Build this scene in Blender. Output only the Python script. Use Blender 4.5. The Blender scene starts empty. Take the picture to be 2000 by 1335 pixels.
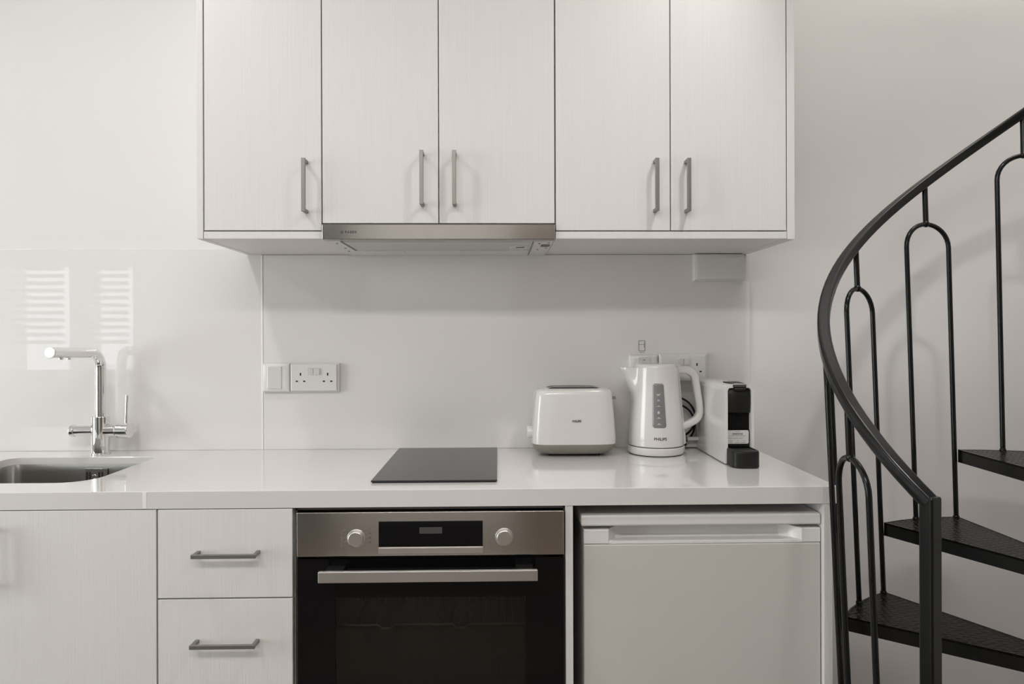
import bpy, bmesh, math
from mathutils import Vector, Matrix
C = bpy.context.scene.collection
S = bpy.context.scene
PI = math.pi
sin, cos, rad = math.sin, math.cos, math.radians

# ------------------------------------------------------------------ camera
F_PX = 1346.0
cam_d = bpy.data.cameras.new('camera'); cam = bpy.data.objects.new('camera', cam_d); C.objects.link(cam)
cam_d.sensor_width = 36.0; cam_d.lens = 36.0 * F_PX / 2000.0
cam_d.shift_y = -14.8 / 2000.0
cam_d.clip_start = 0.02
yaw, roll = -0.0212, -0.003
fw = Vector((-sin(yaw), cos(yaw), 0)); rt = Vector((cos(yaw), sin(yaw), 0)); up = Vector((0, 0, 1))
r2 = rt * cos(roll) + up * sin(roll); u2 = -rt * sin(roll) + up * cos(roll)
cam.matrix_world = Matrix(((r2.x, u2.x, -fw.x, 0), (r2.y, u2.y, -fw.y, -2.13), (r2.z, u2.z, -fw.z, 1.2513), (0, 0, 0, 1)))
S.camera = cam

# ------------------------------------------------------------------ world, lights, exposure
S.view_settings.view_transform = 'Standard'; S.view_settings.look = 'None'
S.view_settings.gamma = 1.0; S.view_settings.use_curve_mapping = False
S.view_settings.exposure = 0.24
w = bpy.data.worlds.new('world'); S.world = w; w.use_nodes = True
w.node_tree.nodes['Background'].inputs[0].default_value = (0.86, 0.93, 1.0, 1)
w.node_tree.nodes['Background'].inputs[1].default_value = 1.0


def area(name, loc, direction, sx, sy, power, color, spread=180):
    l = bpy.data.lights.new(name, 'AREA'); l.shape = 'RECTANGLE'; l.size = sx; l.size_y = sy
    l.energy = power; l.color = color; l.spread = rad(spread)
    o = bpy.data.objects.new(name, l); C.objects.link(o); o.location = loc
    o.rotation_euler = Vector(direction).to_track_quat('-Z', 'Y').to_euler()
    return o


CEIL = 2.7
XL, XR, YF = -4.5, 2.1, -3.6          # left wall, right wall, wall behind the camera
area('daylight_left', (XL - 0.35, -2.1, 1.25), (1, 0.12, 0.0), 1.9, 2.2, 96, (0.98, 0.975, 0.985))
area('daylight_behind', (-3.3, YF - 0.5, 1.55), (0.2, 1, 0), 1.6, 1.3, 15, (0.93, 0.97, 1.0))
LAMPS = [(-2.6, -1.0, 5), (-1.15, -0.95, 6), (0.78, -1.15, 6.5), (-2.7, -2.6, 5), (-1.25, -2.6, 8), (0.25, -2.6, 14)]
LAMP_COL = (1.0, 0.97, 0.95)


# ------------------------------------------------------------------ materials
def mat(name, col, rough=0.5, metal=0.0, coat=0.0, coat_rough=0.03, noise=None, bump=None, spec=0.5, aniso=0.0, emit=None):
    m = bpy.data.materials.new(name); m.use_nodes = True
    nt = m.node_tree; b = nt.nodes['Principled BSDF']
    b.inputs['Base Color'].default_value = (*col, 1)
    b.inputs['Roughness'].default_value = rough; b.inputs['Metallic'].default_value = metal
    b.inputs['Coat Weight'].default_value = coat; b.inputs['Coat Roughness'].default_value = coat_rough
    b.inputs['Specular IOR Level'].default_value = spec
    if aniso:
        b.inputs['Anisotropic'].default_value = aniso; b.inputs['Anisotropic Rotation'].default_value = 0.25
        tg = nt.nodes.new('ShaderNodeTangent'); tg.direction_type = 'RADIAL'; tg.axis = 'Z'
        nt.links.new(tg.outputs[0], b.inputs['Tangent'])
    if emit:
        b.inputs['Emission Color'].default_value = (*emit[0], 1); b.inputs['Emission Strength'].default_value = emit[1]
    tc = nt.nodes.new('ShaderNodeTexCoord')
    if noise:                                       # (scale vector, amount): the colour varies a little
        mp = nt.nodes.new('ShaderNodeMapping'); mp.inputs['Scale'].default_value = noise[0]
        nt.links.new(tc.outputs['Object'], mp.inputs[0])
        n = nt.nodes.new('ShaderNodeTexNoise'); n.inputs['Scale'].default_value = 1.0; n.inputs['Detail'].default_value = 5
        nt.links.new(mp.outputs[0], n.inputs['Vector'])
        r = nt.nodes.new('ShaderNodeMapRange'); r.inputs[1].default_value = 0.3; r.inputs[2].default_value = 0.7
        r.inputs[3].default_value = 1 - noise[1]; r.inputs[4].default_value = 1 + noise[1]
        nt.links.new(n.outputs[0], r.inputs[0])
        mx = nt.nodes.new('ShaderNodeVectorMath'); mx.operation = 'SCALE'; mx.inputs[0].default_value = col
        nt.links.new(r.outputs[0], mx.inputs['Scale']); nt.links.new(mx.outputs[0], b.inputs['Base Color'])
    if bump:                                        # (scale vector, strength, distance)
        mp = nt.nodes.new('ShaderNodeMapping'); mp.inputs['Scale'].default_value = bump[0]
        nt.links.new(tc.outputs['Object'], mp.inputs[0])
        n = nt.nodes.new('ShaderNodeTexNoise'); n.inputs['Scale'].default_value = 1.0; n.inputs['Detail'].default_value = 4
        nt.links.new(mp.outputs[0], n.inputs['Vector'])
        bp = nt.nodes.new('ShaderNodeBump'); bp.inputs['Strength'].default_value = bump[1]; bp.inputs['Distance'].default_value = bump[2]
        nt.links.new(n.outputs[0], bp.inputs['Height']); nt.links.new(bp.outputs[0], b.inputs['Normal'])
    return m


M = {}
M['wall'] = mat('painted_plaster', (0.79, 0.772, 0.76), 0.45, spec=0.35, noise=((1.5, 1.5, 1.5), 0.012), bump=((9, 9, 9), 0.06, 0.01))
M['ceiling'] = mat('ceiling_paint', (0.85, 0.845, 0.83), 0.7, noise=((2, 2, 2), 0.01))
M['glass_panel'] = mat('back_painted_glass', (0.80, 0.78, 0.768), 0.30, coat=1.0, coat_rough=0.01, noise=((1, 1, 1), 0.006))
M['joint'] = mat('joint_glint', (0.90, 0.89, 0.875), 0.2, noise=((40, 40, 12), 0.04))  # pale colour stands for the glint along the joints
M['laminate'] = mat('white_woodgrain_laminate', (0.76, 0.742, 0.73), 0.42, noise=((420, 420, 5), 0.022), bump=((500, 500, 5), 0.22, 0.002))
M['carcass'] = mat('white_board', (0.74, 0.73, 0.715), 0.45, noise=((300, 300, 4), 0.012))
M['carcass_dark'] = mat('grey_carcass', (0.16, 0.155, 0.15), 0.6, noise=((9, 9, 9), 0.05))
M['quartz'] = mat('white_quartz', (0.74, 0.722, 0.71), 0.12, coat=0.6, coat_rough=0.05, noise=((3, 3, 3), 0.01))
M['nickel'] = mat('satin_nickel', (0.29, 0.28, 0.262), 0.45, 0.85, bump=((300, 300, 20), 0.05, 0.001))
M['steel'] = mat('brushed_steel', (0.42, 0.405, 0.385), 0.17, 1.0, aniso=0.75, noise=((3, 3, 500), 0.03))
M['steel_panel'] = mat('brushed_panel_steel', (0.60, 0.58, 0.55), 0.17, 1.0, aniso=0.75, noise=((3, 3, 500), 0.03))
M['steel_light'] = mat('pale_steel', (0.78, 0.76, 0.73), 0.3, 1.0, noise=((3, 3, 300), 0.02))
M['steel_handle'] = mat('handle_steel', (0.72, 0.71, 0.70), 0.36, 1.0, noise=((3, 300, 300), 0.02))
M['chrome'] = mat('chrome', (0.86, 0.86, 0.86), 0.05, 1.0, noise=((2, 2, 2), 0.01))
M['sink_steel'] = mat('sink_steel', (0.50, 0.49, 0.47), 0.28, 1.0, noise=((6, 6, 200), 0.03))
M['black_glass'] = mat('black_glass', (0.004, 0.004, 0.005), 0.06, spec=0.3, noise=((2, 2, 2), 0.05))
M['hob_glass'] = mat('hob_glass', (0.012, 0.012, 0.012), 0.2, noise=((4, 4, 4), 0.05))
M['black_plastic'] = mat('black_plastic', (0.008, 0.008, 0.008), 0.4, spec=0.3, noise=((30, 30, 30), 0.1))
M['black_matte'] = mat('charcoal_plastic', (0.010, 0.010, 0.0095), 0.42, spec=0.3, noise=((40, 40, 40), 0.08))
M['hole'] = mat('dark_slot', (0.01, 0.01, 0.01), 0.7, noise=((30, 30, 30), 0.1))
M['white_plastic'] = mat('white_plastic', (0.68, 0.665, 0.65), 0.22, coat=0.4, noise=((5, 5, 5), 0.008))
M['socket_plastic'] = mat('socket_plastic', (0.76, 0.75, 0.735), 0.25, coat=0.3, noise=((5, 5, 5), 0.008))
M['grey_plastic'] = mat('grey_plastic', (0.22, 0.21, 0.18), 0.45, noise=((20, 20, 20), 0.03))
M['gauge'] = mat('smoked_gauge', (0.20, 0.20, 0.20), 0.15, coat=0.5, noise=((20, 20, 20), 0.03))
M['gauge_mark'] = mat('gauge_mark', (0.55, 0.55, 0.55), 0.4, noise=((50, 50, 50), 0.05))
M['ink'] = mat('dark_ink', (0.05, 0.05, 0.055), 0.5, noise=((50, 50, 50), 0.1))
M['ink_soft'] = mat('grey_ink', (0.16, 0.15, 0.145), 0.5, noise=((50, 50, 50), 0.1))
M['fridge'] = mat('fridge_white', (0.62, 0.605, 0.575), 0.35, noise=((3, 3, 3), 0.006), bump=((140, 140, 140), 0.04, 0.002))
M['fridge_top'] = mat('fridge_trim', (0.80, 0.79, 0.77), 0.3, noise=((3, 3, 3), 0.006))
M['hood_under'] = mat('hood_paint', (0.72, 0.715, 0.70), 0.35, noise=((5, 5, 5), 0.01))
M['filter'] = mat('filter_mesh', (0.60, 0.60, 0.59), 0.4, 0.5, bump=((700, 700, 700), 0.4, 0.001))
M['sticker'] = mat('paper_label', (0.62, 0.615, 0.60), 0.6, noise=((60, 60, 60), 0.04))
M['display'] = mat('dim_display', (0.07, 0.07, 0.07), 0.3, noise=((5, 5, 5), 0.02))
M['oven_inside'] = mat('oven_enamel', (0.06, 0.058, 0.056), 0.35, noise=((60, 60, 60), 0.1))
M['rack'] = mat('rack_wire', (0.55, 0.54, 0.52), 0.3, 0.9, noise=((30, 30, 30), 0.05))
M['timber'] = mat('brown_timber', (0.22, 0.18, 0.15), 0.45, noise=((14, 14, 1.2), 0.25))
M['charcoal_door'] = mat('charcoal_lacquer', (0.11, 0.11, 0.11), 0.5, noise=((3, 3, 1), 0.05))
M['blind'] = mat('white_slats', (0.80, 0.81, 0.82), 0.4, noise=((5, 5, 5), 0.02))
M['leaf'] = mat('plant_leaf', (0.10, 0.17, 0.07), 0.5, noise=((12, 12, 12), 0.3))

# black gloss paint and the tread plate pattern of the staircase
M['black_paint'] = mat('black_gloss_paint', (0.007, 0.0075, 0.0075), 0.2, spec=0.3, noise=((30, 30, 30), 0.15), bump=((70, 70, 70), 0.05, 0.002))


def tread_plate():
    m = mat('tread_plate_paint', (0.006, 0.0055, 0.005), 0.24, spec=0.15)
    nt = m.node_tree; b = nt.nodes['Principled BSDF']; tc = nt.nodes.new('ShaderNodeTexCoord')
    hs = []
    for ang in (45, -45):
        mp = nt.nodes.new('ShaderNodeMapping'); mp.inputs['Rotation'].default_value = (0, 0, rad(ang))
        mp.inputs['Scale'].default_value = (34, 90, 1); mp.inputs['Location'].default_value = (0.2 if ang > 0 else 0.7, 0.3, 0)
        nt.links.new(tc.outputs['Object'], mp.inputs[0])
        v = nt.nodes.new('ShaderNodeTexVoronoi'); v.inputs['Randomness'].default_value = 0.15; v.inputs['Scale'].default_value = 1
        v.voronoi_dimensions = '2D'
        nt.links.new(mp.outputs[0], v.inputs['Vector'])
        r = nt.nodes.new('ShaderNodeMapRange'); r.inputs[1].default_value = 0.42; r.inputs[2].default_value = 0.2
        nt.links.new(v.outputs['Distance'], r.inputs[0]); hs.append(r)
    mx = nt.nodes.new('ShaderNodeMath'); mx.operation = 'MAXIMUM'
    nt.links.new(hs[0].outputs[0], mx.inputs[0]); nt.links.new(hs[1].outputs[0], mx.inputs[1])
    bp = nt.nodes.new('ShaderNodeBump'); bp.inputs['Strength'].default_value = 0.9; bp.inputs['Distance'].default_value = 0.004
    nt.links.new(mx.outputs[0], bp.inputs['Height']); nt.links.new(bp.outputs[0], b.inputs['Normal'])
    return m


M['tread'] = tread_plate()


def plank_floor():
    m = mat('oak_planks', (0.30, 0.24, 0.19), 0.4)
    nt = m.node_tree; b = nt.nodes['Principled BSDF']; tc = nt.nodes.new('ShaderNodeTexCoord')
    br = nt.nodes.new('ShaderNodeTexBrick'); br.inputs['Scale'].default_value = 1.0
    br.inputs['Brick Width'].default_value = 1.2; br.inputs['Row Height'].default_value = 0.14
    br.inputs['Mortar Size'].default_value = 0.002
    br.inputs['Color1'].default_value = (0.20, 0.165, 0.13, 1); br.inputs['Color2'].default_value = (0.13, 0.105, 0.085, 1)
    br.inputs['Mortar'].default_value = (0.08, 0.06, 0.05, 1)
    nt.links.new(tc.outputs['Object'], br.inputs['Vector']); nt.links.new(br.outputs[0], b.inputs['Base Color'])
    return m


M['planks'] = plank_floor()


def thin_glass(name, tint, rough=0.0, dark=0.0):
    m = bpy.data.materials.new(name); m.use_nodes = True; nt = m.node_tree
    for n in list(nt.nodes): nt.nodes.remove(n)
    out = nt.nodes.new('ShaderNodeOutputMaterial'); tr = nt.nodes.new('ShaderNodeBsdfTransparent'); gl = nt.nodes.new('ShaderNodeBsdfGlossy')
    tr.inputs[0].default_value = (*tint, 1); gl.inputs['Roughness'].default_value = rough
    fr = nt.nodes.new('ShaderNodeFresnel'); fr.inputs[0].default_value = 1.5
    tc = nt.nodes.new('ShaderNodeTexCoord'); ns = nt.nodes.new('ShaderNodeTexNoise'); ns.inputs['Scale'].default_value = 2
    nt.links.new(tc.outputs['Object'], ns.inputs['Vector'])
    cr = nt.nodes.new('ShaderNodeMapRange'); cr.inputs[3].default_value = 0.93; cr.inputs[4].default_value = 1.0
    nt.links.new(ns.outputs[0], cr.inputs[0]); nt.links.new(cr.outputs[0], gl.inputs[0])
    mx = nt.nodes.new('ShaderNodeMixShader')
    nt.links.new(fr.outputs[0], mx.inputs[0]); nt.links.new(tr.outputs[0], mx.inputs[1]); nt.links.new(gl.outputs[0], mx.inputs[2])
    nt.links.new(mx.outputs[0], out.inputs[0]); return m


M['pane'] = thin_glass('window_glass', (0.96, 0.98, 0.97))
M['oven_pane'] = thin_glass('tinted_oven_glass', (0.6, 0.59, 0.58))


# ------------------------------------------------------------------ geometry helpers
def wloc(o):
    v = Vector((0, 0, 0))
    while o: v += o.location; o = o.parent
    return v


def tag(o, label=None, cat=None, group=None, kind=None):
    if label: o['label'] = label
    if cat: o['category'] = cat
    if group: o['group'] = group
    if kind: o['kind'] = kind
    return o


def thing(name, loc, label, cat, group=None):
    o = bpy.data.objects.new(name, None); C.objects.link(o); o.location = loc; o.empty_display_size = 0.05
    return tag(o, label, cat, group)


def obj(name, bm, m, parent=None, loc=None, smooth=True, label=None):
    """bm holds world coordinates; the mesh becomes local to its own origin"""
    me = bpy.data.meshes.new(name)
    o = bpy.data.objects.new(name, me)
    base = wloc(parent) if parent else Vector((0, 0, 0))
    if loc is None:
        if parent: loc = Vector(base)
        else:
            xs = [v.co for v in bm.verts]
            loc = Vector((sum(v.x for v in xs) / len(xs), sum(v.y for v in xs) / len(xs), min(v.z for v in xs)))
    loc = Vector(loc)
    bmesh.ops.translate(bm, vec=-loc, verts=bm.verts)
    bmesh.ops.recalc_face_normals(bm, faces=bm.faces)
    if smooth:
        for f in bm.faces: f.smooth = True
        for e in bm.edges:
            if len(e.link_faces) != 2: continue
            an = e.calc_face_angle(0); aa = [f.calc_area() for f in e.link_faces]
            if an > rad(32) or (an > rad(7) and max(aa) > 5 * min(aa)): e.smooth = False
    bm.to_mesh(me); bm.free(); me.materials.append(m)
    o.location = loc - base; o.parent = parent; C.objects.link(o)
    if label: o['label'] = label
    return o


def copy_tree(o, parent=None):
    c = o.copy(); C.objects.link(c); c.parent = parent
    for ch in list(o.children): copy_tree(ch, c)
    return c


def join(bm, other):
    me = bpy.data.meshes.new('t'); other.to_mesh(me); other.free(); bm.from_mesh(me); bpy.data.meshes.remove(me)


def box(bm, x0, x1, y0, y1, z0, z1, bev=0.0, seg=2):
    t = bmesh.new(); bmesh.ops.create_cube(t, size=1.0)
    for v in t.verts:
        v.co = Vector((x0 if v.co.x < 0 else x1, y0 if v.co.y < 0 else y1, z0 if v.co.z < 0 else z1))
    if bev: bmesh.ops.bevel(t, geom=t.edges[:], offset=bev, segments=seg, affect='EDGES', profile=0.5)
    join(bm, t); return bm


def nb(*a, **k): return box(bmesh.new(), *a, **k)


def cyl(bm, p0, p1, r0, r1=None, n=32, bev=0.0):
    r1 = r0 if r1 is None else r1
    p0, p1 = Vector(p0), Vector(p1); d = p1 - p0; L = d.length
    t = bmesh.new(); bmesh.ops.create_cone(t, cap_ends=True, segments=n, radius1=r0, radius2=r1, depth=L)
    if bev:
        es = [e for e in t.edges if abs(abs(e.verts[0].co.z) - L / 2) < 1e-6 and abs(e.verts[0].co.z - e.verts[1].co.z) < 1e-6]
        bmesh.ops.bevel(t, geom=es, offset=bev, segments=3, affect='EDGES', profile=0.5)
    q = d.to_track_quat('Z', 'Y').to_matrix().to_4x4(); q.translation = (p0 + p1) / 2
    bmesh.ops.transform(t, matrix=q, verts=t.verts); join(bm, t); return bm


def loft(bm, rings, cap=True, closed=False):
    vs = [[bm.verts.new(p) for p in r] for r in rings]
    n = len(vs[0]); m = len(vs)
    for i in range(m if closed else m - 1):
        a, b = vs[i], vs[(i + 1) % m]
        for j in range(n): bm.faces.new((a[j], a[(j + 1) % n], b[(j + 1) % n], b[j]))
    if cap and not closed:
        bm.faces.new(list(reversed(vs[0]))); bm.faces.new(vs[-1])
    return bm


def smooth_path(pts, k=6, closed=False):
    P = [Vector(p) for p in pts]; out = []; n = len(P)
    for i in range(n if closed else n - 1):
        if closed: a, b, c, d = P[i - 1], P[i], P[(i + 1) % n], P[(i + 2) % n]
        else: a, b, c, d = P[max(i - 1, 0)], P[i], P[i + 1], P[min(i + 2, n - 1)]
        for j in range(k):
            t = j / k
            out.append(0.5 * ((2 * b) + (c - a) * t + (2 * a - 5 * b + 4 * c - d) * t * t + (3 * b - a - 3 * c + d) * t ** 3))
    if not closed: out.append(P[-1])
    return out


def tube(bm, pts, r, n=12, closed=False):
    P = [Vector(p) for p in pts]; m = len(P); N = None; rings = []
    for i in range(m):
        if closed: t = P[(i + 1) % m] - P[i - 1]
        else: t = P[min(i + 1, m - 1)] - P[max(i - 1, 0)]
        t.normalize()
        if N is None:
            N = t.orthogonal().normalized()
        N = (N - t * N.dot(t)).normalized(); B = t.cross(N)
        rr = r[i] if isinstance(r, (list, tuple)) else r
        rings.append([P[i] + (N * cos(2 * PI * j / n) + B * sin(2 * PI * j / n)) * rr for j in range(n)])
    return loft(bm, rings, closed=closed)


def rrect(hw, hh, r, k=5):
    """rounded rectangle profile as (u, v) pairs"""
    out = []
    for cx, cy, a0 in ((hw - r, hh - r, 0), (-(hw - r), hh - r, 90), (-(hw - r), -(hh - r), 180), (hw - r, -(hh - r), 270)):
        for i in range(k + 1):
            a = rad(a0 + 90 * i / k); out.append((cx + r * cos(a), cy + r * sin(a)))
    return out


def text_mesh(body, size, spacing=1.0, bold=0.0, sx=1.0):
    """lettering as a thin solid in the XZ plane facing -Y, centred on the origin"""
    cu = bpy.data.curves.new('lettering', 'FONT'); cu.body = body; cu.size = size; cu.extrude = 0.0002
    cu.align_x = 'CENTER'; cu.align_y = 'CENTER'; cu.space_character = spacing; cu.offset = bold; cu.resolution_u = 3
    o = bpy.data.objects.new('t', cu); C.objects.link(o)
    dg = bpy.context.evaluated_depsgraph_get(); me = bpy.data.meshes.new_from_object(o.evaluated_get(dg))
    bm = bmesh.new(); bm.from_mesh(me); bpy.data.objects.remove(o); bpy.data.curves.remove(cu); bpy.data.meshes.remove(me)
    for v in bm.verts: v.co = Vector((v.co.x * sx, -v.co.z, v.co.y))
    return bm


def lettering(body, at, size, m, parent, spacing=1.0, bold=0.0, sx=1.0, extra=None):
    bm = text_mesh(body, size, spacing, bold, sx); bmesh.ops.translate(bm, vec=Vector(at), verts=bm.verts)
    if extra: extra(bm)
    return obj('lettering', bm, m, parent, smooth=False)


def plate_with_hole(outer, hole, z0, z1, name='t'):
    """flat slab with one hole, from closed outlines in XY"""
    bm = bmesh.new()
    def ring(pts, z): return [bm.verts.new((x, y, z)) for x, y in pts]
    res = []
    for z in (z0, z1):
        o, h = ring(outer, z), ring(hole, z); res.append((o, h))
        es = [bm.edges.new((r[i], r[(i + 1) % len(r)])) for r in (o, h) for i in range(len(r))]
        bmesh.ops.triangle_fill(bm, use_beauty=True, use_dissolve=False, edges=es)
    for k in (0, 1):
        a, b = res[0][k], res[1][k]; n = len(a)
        for i in range(n): bm.faces.new((a[i], a[(i + 1) % n], b[(i + 1) % n], b[i]))
    bmesh.ops.recalc_face_normals(bm, faces=bm.faces)
    return bm


# ------------------------------------------------------------------ the room
def struct(name, bm, m, parent=None, smooth=False):
    o = obj(name, bm, m, parent, smooth=smooth)
    if parent is None: o['kind'] = 'structure'
    return o


T = 0.12
struct('floor', nb(XL - T, XR + T, YF - T, T, -0.1, 0.0), M['planks'])
HX0, HX1, HY0 = 0.55, XR, -1.55          # stair opening in the ceiling
bmc = nb(XL - T, HX0, YF - T, T, CEIL, CEIL + 0.2)
box(bmc, HX0, XR + T, YF - T, HY0, CEIL, CEIL + 0.2)
struct('ceiling', bmc, M['ceiling'])
struct('wall_back', nb(XL - T, XR + T, 0.006, 0.006 + T, 0, 4.3), M['wall'])
struct('wall_right', nb(XR, XR + T, YF - T, 0.006, 0, 4.3), M['wall'])
bms = nb(HX0 - 0.1, HX0, HY0 - 0.1, 0.006, CEIL + 0.2, 4.3)
box(bms, HX0 - 0.1, XR, HY0 - 0.1, HY0, CEIL + 0.2, 4.3)
box(bms, HX0 - 0.1, XR + T, HY0 - 0.1, T, 4.3, 4.4)
struct('wall_upper', bms, M['wall'])


def wall_with_openings(axis, pos, lo, hi, openings, name):
    """axis 'x': a wall at x = pos running along y; 'y': at y = pos running along x"""
    bm = bmesh.new(); ops = sorted(openings); cur = lo
    def b(a0, a1, z0, z1):
        if a1 - a0 < 1e-4 or z1 - z0 < 1e-4: return
        if axis == 'x': box(bm, pos - T, pos, a0, a1, z0, z1)
        else: box(bm, a0, a1, pos - T, pos, z0, z1)
    for a0, a1, z0, z1 in ops:
        b(cur, a0, 0, CEIL); b(a0, a1, 0, z0); b(a0, a1, z1, CEIL); cur = a1
    b(cur, hi, 0, CEIL)
    return struct(name, bm, M['wall'])


W1 = (-4.29, -2.93, 0.89, 1.90)            # casement behind the camera, mirrored in the splashback
W2 = (-3.0, -1.2, 0.18, 2.35)              # tall window on the left wall
wall_with_openings('y', YF, XL - T, XR + T, [W1], 'wall_front')
wall_with_openings('x', XL, YF, 0.006, [W2], 'wall_left')


def window(name, axis, pos, a0, a1, z0, z1, mull, fr=0.05):
    r = bpy.data.objects.new(name, None); C.objects.link(r); r['kind'] = 'structure'
    r.location = ((a0 + a1) / 2, pos, z0) if axis == 'y' else (pos, (a0 + a1) / 2, z0)
    bm = bmesh.new(); gl = bmesh.new()
    def b(m, u0, u1, w0, w1, d0, d1, bev=0.004):
        if axis == 'y': box(m, u0, u1, pos - d1, pos - d0, w0, w1, bev)
        else: box(m, pos - d1, pos - d0, u0, u1, w0, w1, bev)
    b(bm, a0, a0 + fr, z0, z1, .03, .09); b(bm, a1 - fr, a1, z0, z1, .03, .09)
    b(bm, a0 + fr, a1 - fr, z0, z0 + fr, .03, .09); b(bm, a0 + fr, a1 - fr, z1 - fr, z1, .03, .09)
    for x in mull: b(bm, x[0], x[1], z0 + fr, z1 - fr, .03, .09)
    b(gl, a0 + fr, a1 - fr, z0 + fr, z1 - fr, .058, .062, 0)
    obj('frame', bm, M['white_plastic'], r); obj('pane', gl, M['pane'], r, smooth=False)
    return r


window('window_1', 'y', YF, *W1, [(-3.53, -3.30)], fr=0.08)
window('window_2', 'x', XL, *W2, [(-2.13, -2.07)])

# slats of the blind that hangs behind the casement, and a shrub outside it
sl = thing('venetian_blind', (-3.45, YF + 0.02, 1.86), 'white slatted blind hanging half lowered at the window behind the room', 'blind')
for (a, b_) in ((-4.20, -3.54), (-3.29, -3.02)):
    bm = bmesh.new()
    for i in range(11):
        z = 1.80 - i * 0.06
        t = nb(a, b_, -0.018, 0.018, -0.001, 0.001)
        bmesh.ops.rotate(t, verts=t.verts, matrix=Matrix.Rotation(rad(52), 3, 'X'), cent=(0, 0, 0))
        bmesh.ops.translate(t, verts=t.verts, vec=(0, YF + 0.02, z)); join(bm, t)
    obj('slats', bm, M['blind'], sl, smooth=False)
# tall furniture along the wall behind the camera (mirrored in the steel fronts)
wd = thing('wardrobe', (1.1, YF + 0.3, 0), 'tall brown timber wardrobe against the wall behind the camera', 'wardrobe')
obj('body', nb(0.12, 2.0, YF + 0.002, YF + 0.55, 0, 2.5, 0.004), M['timber'], wd)
for x0, x1 in ((0.14, 1.05), (1.07, 1.98)): obj('door', nb(x0, x1, YF + 0.552, YF + 0.57, 0.06, 2.47, 0.003), M['timber'], wd)
cb = thing('tall_cupboard', (-1.75, YF + 0.25, 0), 'charcoal tall cupboard against the wall behind the camera', 'cupboard')
obj('body', nb(-2.45, -1.1, YF + 0.002, YF + 0.45, 0, 2.5, 0.004), M['charcoal_door'], cb)
for x0, x1 in ((-2.43, -1.79), (-1.77, -1.12)): obj('door', nb(x0, x1, YF + 0.452, YF + 0.47, 0.06, 2.48, 0.003), M['charcoal_door'], cb)

# ceiling downlights; row behind camera and leftmost kitchen one added for even light
lampdata = {}
for i, (x, y, e) in enumerate(LAMPS):
    where = ('left', 'middle', 'right')[i % 3] + (' one of the row over the kitchen' if i < 3 else ' one of the row added behind the camera for even light')
    t = thing('ceiling_light', (x, y, CEIL), 'round white recessed ceiling downlight, ' + where, 'ceiling light', 'recessed ceiling downlights')
    bm = bmesh.new(); rings = []
    for r, z in ((0.062, 0.0), (0.062, -0.006), (0.045, -0.008), (0.043, -0.001)):
        rings.append([(x + r * cos(2 * PI * k / 40), y + r * sin(2 * PI * k / 40), CEIL + z) for k in range(40)])
    loft(bm, rings, cap=False); obj('rim', bm, M['white_plastic'], t)
    bm = cyl(bmesh.new(), (x, y, CEIL - 0.003), (x, y, CEIL - 0.001), 0.043, n=40)
    em = M.get('lamp') or mat('lamp_face', (0.9, 0.9, 0.9), 0.5, emit=((1.0, 0.94, 0.87), 6), noise=((5, 5, 5), 0.01)); M['lamp'] = em
    obj('diffuser', bm, em, t)
    ld = bpy.data.lights.new('downlight', 'AREA'); ld.shape = 'DISK'; ld.size = 0.085; ld.energy = e; ld.color = LAMP_COL
    lo = bpy.data.objects.new('downlight_glow', ld); C.objects.link(lo); lo.location = (x, y, CEIL - 0.012)
t = thing('added_fill_panel', (-0.25, -2.7, CEIL), 'long flat white fill panel added to the ceiling near the wall behind the camera', 'ceiling light')  # fill panel added to brighten the kitchen, not a known fixture
obj('frame', nb(-0.97, 0.47, -2.87, -2.53, CEIL - 0.012, CEIL - 0.0005, 0.002), M['white_plastic'], t)
obj('diffuser', nb(-0.95, 0.45, -2.85, -2.55, CEIL - 0.0135, CEIL - 0.0118), M['lamp'], t)
area('fill_panel_glow', (-0.25, -2.7, CEIL - 0.02), (0, 0.35, -1), 1.35, 0.28, 20, (1.0, 0.98, 0.96))
area('stairwell_light', (1.3, -0.8, 4.2), (0, 0, -1), 0.8, 0.8, 20, (1.0, 0.97, 0.94))

# ------------------------------------------------------------------ splashback
sp = tag(struct('splashback_panel', nb(-4.3, -0.7242, 0.0, 0.006, 0.9001, 1.5155, 0.0012), M['glass_panel']),
         'long glossy white splashback panel behind the sink and tap', 'splashback', 'splashback panels'); sp['kind'] = 'thing'
sp = tag(struct('splashback_panel', nb(-0.7186, 0.7865, 0.0, 0.006, 0.9001, 1.4975, 0.0012), M['glass_panel']),
         'glossy white splashback panel behind the hob, toaster and kettle', 'splashback', 'splashback panels'); sp['kind'] = 'thing'
tag(obj('joint_glint_strip', nb(-0.7242, -0.7186, -0.0014, 0.004, 0.9001, 1.4975, 0.0009), M['joint']),  # proud white strip imitates the bright glint on the panel joint
    'thin upright joint between the two splashback panels, its glint put in as white', 'joint strip')


# ------------------------------------------------------------------ handles
def handle_v(parent, x, z0, z1, yf):
    """upright D handle: flat bar on two square posts"""
    bm = nb(x - 0.005, x + 0.005, yf - 0.034, yf - 0.027, z0, z1, 0.0008)
    for a in (z0, z1 - 0.009): box(bm, x - 0.0045, x + 0.0045, yf - 0.028, yf + 0.0005, a + 0.0005, a + 0.0085, 0.0006)
    return obj('handle', bm, M['nickel'], parent, label='satin nickel handle')


def handle_h(parent, x0, x1, z, yf):
    bm = nb(x0, x1, yf - 0.034, yf - 0.027, z - 0.0045, z + 0.0045, 0.0008)
    for a in (x0, x1 - 0.009): box(bm, a + 0.0005, a + 0.0085, yf - 0.028, yf + 0.0005, z - 0.004, z + 0.004, 0.0006)
    return obj('handle', bm, M['nickel'], parent, label='dark satin nickel handle')


# ------------------------------------------------------------------ wall cabinets
UY = -0.35; UZ = 1.4985; UT = 2.36


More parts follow.
